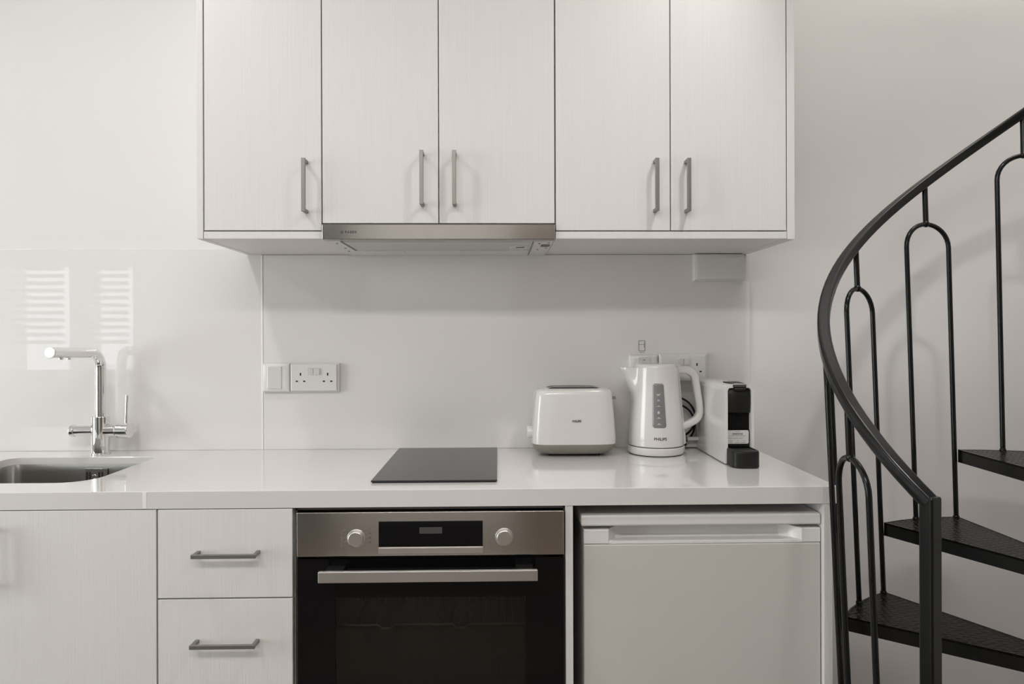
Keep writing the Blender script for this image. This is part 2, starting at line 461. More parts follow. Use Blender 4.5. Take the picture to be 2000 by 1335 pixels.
def door_slab(parent, x0, x1, z0, z1, yf, name='door'):
    return obj(name, nb(x0, x1, yf, yf + 0.018, z0, z1, 0.0009), M['laminate'], parent)


def wall_cabinet(x0, x1, left, right, zb, doors, label):
    """left/right: thickness of an outer side panel reaching the door fronts (0 = none)"""
    t = thing('wall_cabinet', ((x0 + x1) / 2, -0.17, zb), label, 'cabinet', 'wall cabinets over the worktop')
    g = 0.0015
    bm = bmesh.new()
    a, b = x0 + (left or 0.0005), x1 - (right or 0.0005)
    box(bm, a, b, UY + 0.021, 0.0055, zb + 0.02, UT)
    obj('carcass', bm, M['carcass_dark'] if False else M['carcass'], t)
    if left: obj('side_panel', nb(x0, x0 + left - 0.0008, UY - 0.001, 0.0055, UZ - 0.0005, UT, 0.0008), M['laminate'], t)
    if right: obj('side_panel', nb(x1 - right + 0.0008, x1, UY - 0.001, 0.0055, UZ - 0.0015, UT, 0.0008), M['laminate'], t)
    if zb == UZ:
        obj('bottom_panel', nb(a + 0.0004, b - 0.0004, UY, 0.0055, UZ, UZ + 0.0185, 0.0008), M['laminate'], t)
    else:
        obj('bottom_panel', nb(a + 0.0004, b - 0.0004, UY + 0.03, 0.0055, zb + 0.003, zb + 0.019, 0.0008), M['carcass'], t)
    dz0 = zb + 0.0215 if zb == UZ else zb
    for (d0, d1, hx, h0, h1) in doors:
        d = door_slab(t, d0, d1, dz0, UT - 0.003, UY)
        handle_v(d, hx, h0, h1, UY)
    return t


wall_cabinet(-0.7674, -0.4497, 0.0165, 0, UZ, [(-0.7488, -0.4512, -0.4885, 1.5626, 1.698)],
             'white woodgrain wall cabinet with a single door, left of the extractor hood')
wall_cabinet(-0.4493, 0.1502, 0, 0, 1.5385, [(-0.4480, -0.1512, -0.1913, 1.581, 1.7185), (-0.1486, 0.1487, -0.1085, 1.581, 1.7185)],
             'white two-door wall cabinet directly above the steel extractor hood')
wall_cabinet(0.1506, 0.7755, 0, 0.0205, UZ, [(0.1525, 0.4490, 0.409, 1.5655, 1.7005), (0.4518, 0.7533, 0.4906, 1.5645, 1.7005)],
             'white two-door wall cabinet right of the hood, nearest the staircase')

# ------------------------------------------------------------------ extractor hood
hd = thing('extractor_hood', (-0.15, -0.2, 1.49), 'slim built-in extractor hood with a brushed steel front strip under the middle cabinet', 'extractor hood')
bm = nb(-0.4475, 0.1487, -0.334, -0.004, 1.4945, 1.5405, 0.001)
obj('casing', bm, M['hood_under'], hd)
obj('front_strip', nb(-0.4487, 0.1497, -0.356, -0.335, 1.4957, 1.5348, 0.0015), M['steel'], hd, label='brushed steel front strip')
obj('filter', nb(-0.400, 0.088, -0.325, -0.145, 1.4925, 1.4950, 0.0008), M['filter'], hd, label='pale metal grease filter')
bm = bmesh.new()
for a in (nb(-0.408, -0.4015, -0.33, -0.138, 1.4928, 1.4948), nb(-0.4015, 0.09, -0.144, -0.141, 1.4928, 1.4948), nb(0.0935, 0.0955, -0.33, -0.02, 1.4928, 1.4948)):
    join(bm, a)
obj('filter_edge', bm, M['ink_soft'], hd)
fl = obj('filter_catch', nb(0.035, 0.083, -0.262, -0.205, 1.4910, 1.4928, 0.0008), M['white_plastic'], hd)
obj('slot', nb(0.052, 0.076, -0.240, -0.228, 1.4905, 1.4911), M['hole'], fl)
sw = obj('switch_panel', nb(0.098, 0.147, -0.33, -0.06, 1.4928, 1.4948, 0.0006), M['white_plastic'], hd)
obj('switch', nb(0.119, 0.143, -0.275, -0.235, 1.4912, 1.4932, 0.0008), M['ink_soft'], sw)
for (x, y) in ((0.113, -0.295), (0.137, -0.31), (0.137, -0.20), (0.115, -0.17)):
    obj('screw', cyl(bmesh.new(), (x, y, 1.4918), (x, y, 1.4930), 0.003, n=12), M['ink_soft'], sw)
for (x, y) in ((-0.425, -0.29), (-0.425, -0.19), (-0.43, -0.12)):
    obj('screw', cyl(bmesh.new(), (x, y, 1.4932), (x, y, 1.4948), 0.003, n=12), M['ink_soft'], hd)
for x0, x1 in ((-0.39, -0.27), (-0.11, 0.02)):
    obj('lamp_cover', nb(x0, x1, -0.125, -0.07, 1.4930, 1.4948, 0.0008), M['white_plastic'], hd)


def hood_mark(bm):
    for a in ((-0.4005, -0.3940, 1.5112, 1.5120), (-0.4005, -0.3940, 1.5164, 1.5172), (-0.4005, -0.3997, 1.5112, 1.5172), (-0.3948, -0.3940, 1.5112, 1.5172), (-0.3990, -0.3955, 1.5136, 1.5148)):
        box(bm, a[0], a[1], -0.3564, -0.3559, a[2], a[3])


lettering('FABER', (-0.3745, -0.3562, 1.5142), 0.0085, M['ink'], hd, spacing=1.35, bold=0.00012, sx=1.0, extra=hood_mark)

# ------------------------------------------------------------------ worktop and sink
SX0, SX1, SY0, SY1 = -1.40, -0.985, -0.46, -0.108
hole = []
for cx, cy, a0, r in ((SX1, SY1, 0, 0.03), (SX0, SY1, 90, 0.03), (SX0, SY0, 180, 0.075), (SX1, SY0, 270, 0.075)):
    ox = cx - r if cx == SX1 else cx + r; oy = cy - r if cy == SY1 else cy + r
    for i in range(13):
        a = rad(a0 + 90 * i / 12); hole.append((ox + r * cos(a), oy + r * sin(a)))
WX0, WX1, WY, WZ0, WZ1 = -2.6, 0.7835, -0.56, 0.8605, 0.9
outer = [(WX0, WY), (WX1, WY), (WX1, 0.0052), (WX0, 0.0052)]
wt = thing('worktop', (-0.9, -0.28, WZ0), 'long white quartz worktop carrying hob and appliances, with the sink cut into it', 'worktop')
bm = plate_with_hole(outer, hole, 0.880, WZ1)
es = [e for e in bm.edges if abs(e.verts[0].co.z - WZ1) < 1e-6 and abs(e.verts[1].co.z - WZ1) < 1e-6 and len(e.link_faces) == 2 and e.calc_face_angle(0) > 1]
bmesh.ops.bevel(bm, geom=es, offset=0.0015, segments=2, affect='EDGES', profile=0.5)
obj('slab', bm, M['quartz'], wt, smooth=False)
bm = nb(WX0, WX1, WY, WY + 0.02, WZ0, 0.880); box(bm, WX1 - 0.012, WX1, WY + 0.02, 0.0052, WZ0, 0.880)
obj('front_edge', bm, M['quartz'], wt, smooth=False)
obj('joint', nb(-0.8005, -0.7915, WY - 0.0006, WY + 0.002, WZ0 + 0.0005, WZ1 - 0.0014, 0.0004), M['joint'], wt, label='pale joint on the front edge, its glint put into the colour')  # lighter strip painted in for the glint at the worktop seam

sk = thing('sink', ((SX0 + SX1) / 2, (SY0 + SY1) / 2, 0.69), 'undermounted brushed stainless steel sink bowl set into the white worktop', 'sink')
rings = []
cxs, cys = (SX0 + SX1) / 2, (SY0 + SY1) / 2


def sinkring(off, z, grow=0.0):
    return [(cxs + (x - cxs) * (1 + grow), cys + (y - cys) * (1 + grow) + 0.0, z) for x, y in hole]


for g, z in ((0.06, 0.8795), (0.012, 0.8795), (0.006, 0.874), (0.0, 0.86), (-0.02, 0.72), (-0.05, 0.702), (-0.12, 0.695), (-0.6, 0.692)):
    rings.append(sinkring(0, z, g))
bm = loft(bmesh.new(), rings, cap=False); bm.faces.new(bm.verts[-len(hole):])
b = obj('bowl', bm, M['sink_steel'], sk)
md = b.modifiers.new('thick', 'SOLIDIFY'); md.thickness = 0.001; md.offset = 0
obj('drain', cyl(bmesh.new(), (cxs, cys, 0.6925), (cxs, cys, 0.696), 0.04, bev=0.001), M['chrome'], sk)
of = obj('overflow', nb(-1.192, -1.128, -0.1150, -0.1125, 0.826, 0.868, 0.001), M['sink_steel'], sk)
for x in (-1.186, -1.177, -1.151, -1.142):
    obj('slot', nb(x - 0.0023, x + 0.0023, -0.1165, -0.1148, 0.832, 0.858, 0.0008), M['hole'], of)
obj('screw', cyl(bmesh.new(), (-1.164, -0.115, 0.845), (-1.164, -0.118, 0.845), 0.006, n=20, bev=0.001), M['chrome'], of)

# ------------------------------------------------------------------ tap
tp = thing('kitchen_tap', (-1.180, -0.055, 0.9), 'chrome kitchen mixer tap with an angular spout and upright lever behind the sink', 'tap')
X, Y = -1.1800, -0.055
bm = cyl(bmesh.new(), (X, Y, 0.9), (X, Y, 0.9045), 0.0275, bev=0.001)
cyl(bm, (X, Y, 0.904), (X, Y, 1.012), 0.0245, bev=0.0015)
obj('body', bm, M['chrome'], tp)
path = [(X, Y, 1.010), (X, Y, 1.08), (X, Y, 1.145)]
for i in range(0, 11):
    a = rad(9 * i); path.append((X - 0.0025 * (1 - cos(a)), Y - 0.045 * (1 - cos(a)), 1.155 + 0.047 * sin(a)))
path += [(X - 0.006, -0.15, 1.2025), (X - 0.012, -0.21, 1.2045), (X - 0.0165, -0.258, 1.2062)]
bm = tube(bmesh.new(), path, 0.0148, n=32); sp_ = obj('spout', bm, M['chrome'], tp)
e1 = Vector(path[-1]); dv = (e1 - Vector(path[-2])).normalized()
obj('end_cap', cyl(bmesh.new(), e1, e1 + dv * 0.004, 0.0152, bev=0.001), M['steel_light'], sp_)
for k in (0.035, 0.065):
    p = e1 - dv * k; obj('nozzle', cyl(bmesh.new(), p + Vector((0.002, 0, -0.013)), p + Vector((0.002, 0, -0.019)), 0.006, n=20, bev=0.001), M['chrome'], sp_)
bm = cyl(bmesh.new(), (X - 0.02, Y, 0.970), (X - 0.078, Y - 0.004, 0.970), 0.0155, bev=0.0015)
cyl(bm, (X - 0.072, Y - 0.0036, 0.970), (X - 0.0845, Y - 0.0045, 0.970), 0.0185, bev=0.002); obj('filter_knob', bm, M['chrome'], tp)
bm = cyl(bmesh.new(), (X + 0.018, Y, 0.970), (X + 0.052, Y - 0.004, 0.970), 0.0205, bev=0.001)
cyl(bm, (X + 0.053, Y - 0.004, 0.970), (X + 0.092, Y - 0.008, 0.970), 0.0222, bev=0.003)
mk = obj('mixer_knob', bm, M['chrome'], tp)
bm = bmesh.new(); tube(bm, [(X + 0.0775, Y - 0.006, 0.985), (X + 0.0775, Y - 0.004, 1.03), (X + 0.0785, Y - 0.002, 1.074)], [0.0042, 0.0037, 0.0042], n=16)
obj('lever', bm, M['chrome'], mk)

# ------------------------------------------------------------------ hob
hb = thing('induction_hob', (-0.15, -0.25, 0.9), 'black ceramic glass hob panel lying on the white worktop above the oven', 'hob')
obj('glass_plate', nb(-0.3010, -0.0015, -0.492, -0.020, 0.9022, 0.9062, 0.0012), M['hob_glass'], hb)
obj('seal', nb(-0.298, -0.0045, -0.489, -0.023, 0.9001, 0.9022), M['black_plastic'], hb)

# ------------------------------------------------------------------ base units
BY = -0.56; G = 0.0018


def panel(x0, x1, label, name='end_panel'):
    return tag(obj(name, nb(x0, x1, BY + 0.002, 0.0045, 0.0, 0.860, 0.0008), M['laminate']), label, 'panel', 'upright panels under the worktop')


def base_carcass(t, x0, x1, zb=0.10):
    bm = nb(x0 + 0.001, x1 - 0.001, BY + 0.021, -0.01, zb, 0.6 if t['category'] == 'sink cabinet' else 0.856)
    if t['category'] == 'sink cabinet':
        bm.free(); bm = bmesh.new()
        for a in ((x0 + .001, x0 + .017, BY + .021, -.01, zb, .856), (x1 - .017, x1 - .001, BY + .021, -.01, zb, .856), (x0 + .017, x1 - .017, BY + .021, -.01, zb, zb + .016)): box(bm, *a)
    obj('carcass', bm, M['carcass'], t)
    obj('plinth', nb(x0 + 0.001, x1 - 0.001, BY + 0.06, BY + 0.075, 0, zb), M['laminate'], t)


t = thing('sink_cabinet', (-1.15, -0.28, 0), 'white woodgrain base cabinet under the sink, left of the drawers', 'sink cabinet')
base_carcass(t, -1.535, -0.7695)
for x0, x1, hx in ((-1.533, -1.1525, -1.19), (-1.1490, -0.7705, -1.128)):
    d = door_slab(t, x0, x1, 0.105, 0.8583, BY); handle_v(d, hx, 0.688, 0.822, BY)
t = thing('drawer_unit', (-0.616, -0.28, 0), 'white woodgrain base unit with stacked drawers between sink cabinet and oven', 'drawer unit')
base_carcass(t, -0.7675, -0.4635)
for z0, z1, hx0, hx1, hz in ((0.6590, 0.8583, -0.6795, -0.5367, 0.7617), (0.4550, 0.6555, -0.6834, -0.5395, 0.5615), (0.105, 0.4515, -0.6834, -0.5395, 0.36)):
    d = obj('drawer', nb(-0.7665, -0.4655, BY, BY + 0.018, z0, z1, 0.0009), M['laminate'], t); handle_h(d, hx0, hx1, hz, BY)
panel(0.1542, 0.1715, 'white upright panel between the oven and the small fridge')
panel(0.7505, 0.7705, 'white end panel right of the small fridge, beside the staircase')
bm = nb(-0.4625, -0.4605, BY + 0.01, 0, 0, 0.86); M['gap'] = M['carcass_dark']
ov = thing('oven', (-0.152, -0.3, 0.25), 'built-in black glass oven with brushed steel control panel below the hob', 'oven')
bm.free()
bm = bmesh.new()
box(bm, -0.4600, -0.4565, BY + 0.01, -0.02, 0.1, 0.8595)
box(bm, 0.1505, 0.1538, BY + 0.01, -0.02, 0.1, 0.8595)
box(bm, -0.4600, 0.1538, BY + 0.01, -0.02, 0.853, 0.8595); box(bm, -0.4565, 0.1505, -0.03, -0.02, 0.1, 0.853)
box(bm, -0.4565, 0.1505, BY + 0.03, -0.03, 0.76, 0.852)
box(bm, -0.4565, 0.1505, BY + 0.03, -0.03, 0.1, 0.17)
obj('housing', bm, M['oven_inside'], ov)
bm = bmesh.new()                                     # the cavity behind the glass
box(bm, -0.42, -0.40, BY + 0.03, -0.06, 0.18, 0.75); box(bm, 0.095, 0.115, BY + 0.03, -0.06, 0.18, 0.75)
box(bm, -0.42, 0.115, -0.08, -0.06, 0.18, 0.75); box(bm, -0.40, 0.095, BY + 0.03, -0.08, 0.18, 0.2); box(bm, -0.40, 0.095, BY + 0.03, -0.08, 0.73, 0.75)
obj('cavity', bm, M['oven_inside'], ov)
cp = obj('control_panel', nb(-0.4545, 0.1497, BY - 0.004, BY + 0.028, 0.7505, 0.8500, 0.0012), M['steel_panel'], ov, label='brushed steel control panel')
YP = BY - 0.004
ds = obj('display', nb(-0.2700, -0.0345, YP - 0.0012, YP + 0.002, 0.7712, 0.8290, 0.0004), M['black_glass'], cp, label='black glass display')
obj('clock_window', nb(-0.1780, -0.1265, YP - 0.0016, YP - 0.0010, 0.8010, 0.8155), M['display'], ds)
obj('display_ledge', nb(-0.2700, -0.0345, YP - 0.0035, YP + 0.002, 0.7562, 0.7700, 0.0008), M['steel_light'], cp, label='pale steel ledge')
for kx in (-0.3205, 0.0142):
    bm = cyl(bmesh.new(), (kx, YP, 0.7912), (kx, YP - 0.002, 0.7912), 0.0205, n=48, bev=0.0008)
    rg = obj('knob_ring', bm, M['steel_handle'], cp)
    bm = cyl(bmesh.new(), (kx, YP - 0.0019, 0.7912), (kx, YP - 0.011, 0.7912), 0.0172, n=48, bev=0.0018); kn = obj('knob', bm, M['steel_light'], cp)
    bm = bmesh.new()
    def dash(x, z, wx, wz): box(bm, kx + x - wx / 2, kx + x + wx / 2, YP - 0.0004, YP + 0.0002, 0.7912 + z - wz / 2, 0.7912 + z + wz / 2)
    if kx < -0.2:
        for j, z in enumerate((0.0225, 0.0115, 0.0015, -0.0085)):
            dash(0.0312, z, 0.0045, 0.0048 if j in (1, 2) else 0.0036); dash(0.0245, z - 0.0025, 0.006, 0.0005)
        for j, z in enumerate((0.022, 0.014, 0.0105, 0.0015, -0.0035, -0.010, -0.0165, -0.022)):
            dash(-0.0325, z, 0.0050, 0.0030 if j != 3 else 0.0048); dash(-0.0255, z - 0.002, 0.005, 0.0005)
        for a in ((-0.0045, 0.0335, 0.0006, 0.008), (0.0045, 0.0335, 0.0006, 0.006), (0, 0.0377, 0.009, 0.0006), (0.001, 0.0305, 0.004, 0.0025)): dash(*a)
        dash(-0.022, -0.0245, 0.022, 0.0005); dash(0, 0.0245, 0.0012, 0.002)
    else:
        for z in (0.018, 0.0125, 0.0045, -0.008): dash(-0.0325, z, 0.0035, 0.0025)
        for a in ((-0.0238, -0.001, 0.0005, 0.012), (-0.027, 0.0045, 0.006, 0.0005), (-0.027, -0.0085, 0.006, 0.0005)): dash(*a)
        for a in ((0.0305, 0.0195, 0.004, 0.0025), (0.0245, 0.0165, 0.008, 0.0005), (0.030, -0.0025, 0.005, 0.0028), (0.030, -0.026, 0.007, 0.0028), (-0.029, -0.0265, 0.006, 0.0026), (-0.018, -0.0285, 0.012, 0.0005), (0.018, -0.028, 0.008, 0.0005)): dash(*a)
        for a in ((-0.005, 0.0335, 0.0006, 0.007), (0.005, 0.0335, 0.0006, 0.007), (0, 0.0385, 0.006, 0.0006), (0, 0.029, 0.006, 0.0006), (0, 0.0335, 0.0010, 0.0085), (0, 0.0245, 0.002, 0.002)): dash(*a)
    obj('lettering', bm, M['ink_soft'], cp, smooth=False)  # dial markings: small dashes standing for the icons around the knob
# door: black glass border around a tinted window
dr = obj('door', (lambda b: (box(b, -0.4545, -0.369, BY, BY + 0.006, 0.15, 0.7435, 0.0006), box(b, 0.062, 0.1497, BY, BY + 0.006, 0.15, 0.7435, 0.0006),
                             box(b, -0.369, 0.062, BY, BY + 0.006, 0.655, 0.7435, 0), box(b, -0.369, 0.062, BY, BY + 0.006, 0.15, 0.24, 0), b)[-1])(bmesh.new()), M['black_glass'], ov)
obj('window', nb(-0.369, 0.062, BY + 0.0012, BY + 0.005, 0.24, 0.655), M['oven_pane'], dr, smooth=False)
hn = obj('handle', nb(-0.3950, 0.0875, BY - 0.052, BY - 0.042, 0.7075, 0.7315, 0.0012), M['steel_handle'], dr, label='long flat steel handle')
for x0, x1 in ((-0.384, -0.345), (0.040, 0.078)):
    obj('bracket', nb(x0, x1, BY - 0.042, BY + 0.0005, 0.7125, 0.7285, 0.0015), M['black_plastic'], hn)
rk = bmesh.new()
for dz, yy in ((0.0, -0.50), (-0.006, -0.49)):
    pts = [(-0.395, 0.606), (-0.35, 0.602), (-0.325, 0.602), (-0.285, 0.602), (-0.272, 0.594), (-0.255, 0.594), (-0.242, 0.602), (-0.11, 0.602), (-0.098, 0.594), (-0.083, 0.594), (-0.07, 0.602), (0.09, 0.602)]
    tube(rk, [(x, yy, z - 0.033 + dz) for x, z in pts], 0.0019, n=8)
for i in range(26): tube(rk, [(-0.38 + i * 0.018, -0.495, 0.567), (-0.38 + i * 0.018, -0.1, 0.567)], 0.0008, n=6)
obj('rack', rk, M['rack'], ov, label='chromed wire shelf')

# ------------------------------------------------------------------ fridge
fr = thing('mini_fridge', (0.474, -0.3, 0.0), 'small white under-counter fridge between two white panels', 'fridge')
obj('cabinet', nb(0.200, 0.748, -0.50, -0.03, 0.02, 0.805, 0.004), M['fridge_top'], fr)
obj('top_cover', nb(0.1915, 0.7490, -0.548, -0.02, 0.8085, 0.8345, 0.0045, 3), M['fridge_top'], fr)
FY = -0.546
bm = nb(0.1975, 0.7485, FY, -0.502, 0.03, 0.7668, 0.003)
d = obj('door', bm, M['fridge'], fr)
# grip rail above the door: solid ends and a scooped recess between
bm = nb(0.1975, 0.2560, FY, -0.502, 0.7676, 0.8010, 0.002); box(bm, 0.7030, 0.7485, FY, -0.502, 0.7676, 0.8010, 0.002)
n = 10; rg = []
for (x, k) in ((0.2555, 0.0), (0.262, 0.35), (0.275, 0.8), (0.295, 1.0), (0.665, 1.0), (0.682, 0.8), (0.696, 0.35), (0.7035, 0.0)):
    rg.append([(x, FY + 0.0005, 0.7676), (x, -0.502, 0.7676), (x, -0.502, 0.8005), (x, FY + 0.001 + 0.040 * k, 0.8005), (x, FY + 0.001 + 0.039 * k, 0.779), (x, FY + 0.001 + 0.034 * k, 0.7735), (x, FY + 0.0005, 0.7722)])
loft(bm, rg)
obj('grip_rail', bm, M['fridge_top'], d, label='white grip rail with a scooped recess')

# ------------------------------------------------------------------ sockets and switches on the splashback
def bevel_plate(x0, x1, z0, z1, d, inset=0.004, base=0.0):
    rings = []
    for ins, y in ((0.0, base), (0.0, -(d - 0.0035)), (inset * 0.35, -(d - 0.001)), (inset, -d)):
        rings.append([(x0 + ins, y, z0 + ins), (x1 - ins, y, z0 + ins), (x1 - ins, y, z1 - ins), (x0 + ins, y, z1 - ins)])
    return loft(bmesh.new(), rings)


def double_socket(x0, z0, label, w=0.150, h=0.087, depth=0.019):
    t = thing('double_socket', (x0, 0, z0), label, 'socket', 'double wall sockets')
    obj('back_box', bevel_plate(x0, x0 + w, z0, z0 + h, depth - 0.006, 0.002), M['socket_plastic'], t)
    f = obj('face_plate', bevel_plate(x0 + 0.003, x0 + w - 0.006, z0 + 0.003, z0 + h - 0.003, depth, 0.003, -0.010), M['socket_plastic'], t)
    for cx in (x0 + 0.0335, x0 + 0.1155):
        for (dx, dz, ww, hh) in ((0, 0.0540, 0.0042, 0.0085), (-0.0112, 0.0325, 0.0068, 0.0042), (0.0112, 0.0325, 0.0068, 0.0042)):
            obj('pin_hole', nb(cx + dx - ww / 2, cx + dx + ww / 2, -depth - 0.0004, -depth + 0.002, z0 + dz - hh / 2, z0 + dz + hh / 2, 0), M['hole'], f)
    for cx in (x0 + 0.0645, x0 + 0.0835):
        s = nb(cx - 0.0085, cx + 0.0085, -0.004, 0.004, -0.0105, 0.0105, 0.0012)
        bmesh.ops.rotate(s, verts=s.verts, matrix=Matrix.Rotation(rad(9), 3, 'X'), cent=(0, 0, 0)) if cx < x0 + 0.07 else None
        bmesh.ops.translate(s, verts=s.verts, vec=(0, -depth, z0 + 0.062)); obj('rocker_switch', s, M['white_plastic'], f)
    return t


so = double_socket(-0.6330, 1.0780, 'white double wall socket right of the blank switch plate, between tap and hob')
s2 = copy_tree(so); s2.location = (0.4990, 0, 1.1030)
s2['label'] = 'white double wall socket partly hidden behind the kettle handle'

t = thing('fused_switch', (-0.675, 0, 1.0785), 'white square rocker switch plate left of the double socket, nearest the tap', 'switch')
obj('back_box', bevel_plate(-0.7150, -0.6336, 1.0780, 1.1655, 0.014, 0.002), M['socket_plastic'], t)
f = obj('face_plate', bevel_plate(-0.7125, -0.6345, 1.0805, 1.1630, 0.020, 0.012, -0.010), M['socket_plastic'], t)
obj('rocker_switch', nb(-0.6990, -0.6560, -0.0225, -0.018, 1.0880, 1.1560, 0.0015), M['white_plastic'], f)

t = thing('fridge_switch', (0.452, 0, 1.106), 'white switch plate with a small slot behind the kettle spout', 'switch')
obj('back_box', bevel_plate(0.4072, 0.4940, 1.1035, 1.1862, 0.013, 0.002), M['socket_plastic'], t)
f = obj('face_plate', bevel_plate(0.4110, 0.4900, 1.1065, 1.1835, 0.018, 0.010, -0.010), M['socket_plastic'], t)
obj('rocker_switch', nb(0.4310, 0.4700, -0.0205, -0.016, 1.1150, 1.1800, 0.0015), M['white_plastic'], f)
obj('indicator', nb(0.4475, 0.4545, -0.0209, -0.020, 1.1705, 1.1722), M['ink'], f)
t = thing('appliance_sticker', (0.452, 0, 1.19), 'clear sticker printed with a small fridge symbol above the switch plate behind the kettle', 'sticker')
obj('film', nb(0.4255, 0.4825, -0.0006, -0.0001, 1.1880, 1.2360, 0), M['glass_panel'], t, smooth=False)
bm = bmesh.new()
for a in ((0.4380, 0.4392, 1.1985, 1.2310), (0.4572, 0.4584, 1.1985, 1.2310), (0.4380, 0.4584, 1.2298, 1.2310), (0.4380, 0.4584, 1.1985, 1.1997), (0.4380, 0.4584, 1.2180, 1.2190), (0.4548, 0.4560, 1.2200, 1.2250), (0.4548, 0.4560, 1.2090, 1.2160)):
    box(bm, a[0], a[1], -0.0010, -0.0004, a[2], a[3])
obj('fridge_symbol', bm, M['ink'], t, smooth=False)
lettering('FRIDGE', (0.4482, -0.0008, 1.1945), 0.0045, M['ink_soft'], t)

t = thing('junction_box', (0.686, 0, 1.4145), 'white rectangular wall box tucked under the right wall cabinet', 'junction box')
obj('back_box', bevel_plate(0.6070, 0.7640, 1.4145, 1.4978, 0.018, 0.002), M['socket_plastic'], t)
obj('cover', bevel_plate(0.6110, 0.7600, 1.4180, 1.4960, 0.027, 0.013, -0.014), M['socket_plastic'], t)

# low socket and plugs behind the kettle and coffee machine
t = thing('single_socket', (0.600, 0, 0.93), 'white single socket low on the splashback between kettle and coffee machine', 'socket')
obj('back_box', bevel_plate(0.5420, 0.6280, 1.0050, 1.0900, 0.013, 0.002), M['socket_plastic'], t) if False else None
obj('face_plate', bevel_plate(0.5640, 0.6270, 0.9020, 0.9340, 0.020, 0.003), M['socket_plastic'], t)
obj('plug', nb(0.5760, 0.6120, -0.046, -0.019, 0.9270, 0.9380, 0.003), M['white_plastic'], t)

# kettle cable, coiled against the splashback
loop = []
for i in range(0, 46):
    a = rad(150 - i * 14); f_ = i / 45.0
    cx, cz, r = 0.550 - 0.004 * f_, 1.003 - 0.036 * f_, 0.057
    loop.append((cx + r * cos(a), -0.0165 - 0.011 * cos(a) - 0.004 * f_, cz + r * sin(a)))
loop += [(0.556, -0.034, 0.9065), (0.569, -0.045, 0.9120), (0.568, -0.062, 0.9180), (0.556, -0.074, 0.9150)]
tag(obj('power_cable', tube(bmesh.new(), smooth_path(loop, 3), 0.0032, n=10), M['black_plastic']),
    'coiled black power cable between the kettle handle and the splashback', 'cable')

# ------------------------------------------------------------------ toaster
ty = -0.098
to = thing('toaster', (0.222, ty, 0.9), 'white two-slice toaster with a long top slot, left of the kettle', 'toaster')


def supring(cx, cy, z, hx, hy, p=4.5, n=64):
    out = []
    for i in range(n):
        a = 2 * PI * i / n; c, s = cos(a), sin(a)
        out.append((cx + hx * math.copysign(abs(c) ** (2 / p), c), cy + hy * math.copysign(abs(s) ** (2 / p), s), z))
    return out


tx = 0.2215
bm = loft(bmesh.new(), [supring(tx, ty, z, hx, hy, p) for z, hx, hy, p in (
    (0.9350, 0.1205, 0.073, 5), (0.9370, 0.1222, 0.0745, 5), (0.955, 0.1222, 0.0745, 5), (1.02, 0.1175, 0.0725, 5), (1.074, 0.1125, 0.0700, 5),
    (1.085, 0.1105, 0.0680, 5), (1.0905, 0.1065, 0.0640, 5), (1.0930, 0.100, 0.057, 5), (1.0940, 0.088, 0.046, 5))])
obj('body', bm, M['white_plastic'], to)
bm = loft(bmesh.new(), [supring(tx, ty, z, hx, hy, p) for z, hx, hy, p in (
    (0.9065, 0.0930, 0.050, 4), (0.9085, 0.1010, 0.058, 4), (0.9170, 0.1130, 0.068, 4.5), (0.9280, 0.1200, 0.0735, 5), (0.9355, 0.1212, 0.074, 5))])
obj('base', bm, M['grey_plastic'], to, label='grey plastic base')
for dx in (-0.070, 0.070):
    for dy in (-0.030, 0.030):
        obj('foot', cyl(bmesh.new(), (tx + dx, ty + dy, 0.9001), (tx + dx, ty + dy, 0.908), 0.007, n=20), M['black_plastic'], to)
for dy in (-0.024, 0.024):
    bm = loft(bmesh.new(), [supring(tx, ty + dy, z, hx, hy, 6) for z, hx, hy in ((1.0900, 0.072, 0.0125), (1.0944, 0.072, 0.0125), (1.0948, 0.071, 0.0118))])
    s_ = obj('slot', bm, M['hole'], to)
    wire = [(tx - 0.078, ty + dy, 1.0940), (tx - 0.068, ty + dy, 1.0962), (tx - 0.05, ty + dy, 1.0978), (tx, ty + dy, 1.0985), (tx + 0.05, ty + dy, 1.0978), (tx + 0.068, ty + dy, 1.0962), (tx + 0.078, ty + dy, 1.0940)]
    obj('bread_guard', tube(bmesh.new(), smooth_path(wire, 4), 0.0016, n=8), M['chrome'], s_)
kb = obj('dial', cyl(bmesh.new(), (0.1050, ty - 0.02, 0.966), (0.0860, ty - 0.02, 0.966), 0.0185, n=36, bev=0.003), M['white_plastic'], to)
bm = nb(0.330, 0.3480, ty - 0.011, ty + 0.011, 1.0600, 1.0680, 0.002); obj('lever', bm, M['grey_plastic'], to, label='grey push lever')
obj('lever_slot', nb(0.3290, 0.3335, ty - 0.003, ty + 0.003, 0.975, 1.075, 0.001), M['black_plastic'], to)
lettering('PHILIPS', (0.2250, -0.1728, 1.0035), 0.0080, M['ink'], to, bold=0.00018, sx=1.0)

# ------------------------------------------------------------------ kettle
kx, ky = 0.4680, -0.098
kt = thing('electric_kettle', (kx, ky, 0.9), 'white electric kettle with a grey water gauge, between toaster and coffee machine', 'kettle')
prof = [(0.9260, 0.0780), (0.9280, 0.0812), (0.945, 0.0815), (0.98, 0.0795), (1.03, 0.0752), (1.08, 0.0708), (1.12, 0.0678), (1.145, 0.0662), (1.153, 0.0655)]


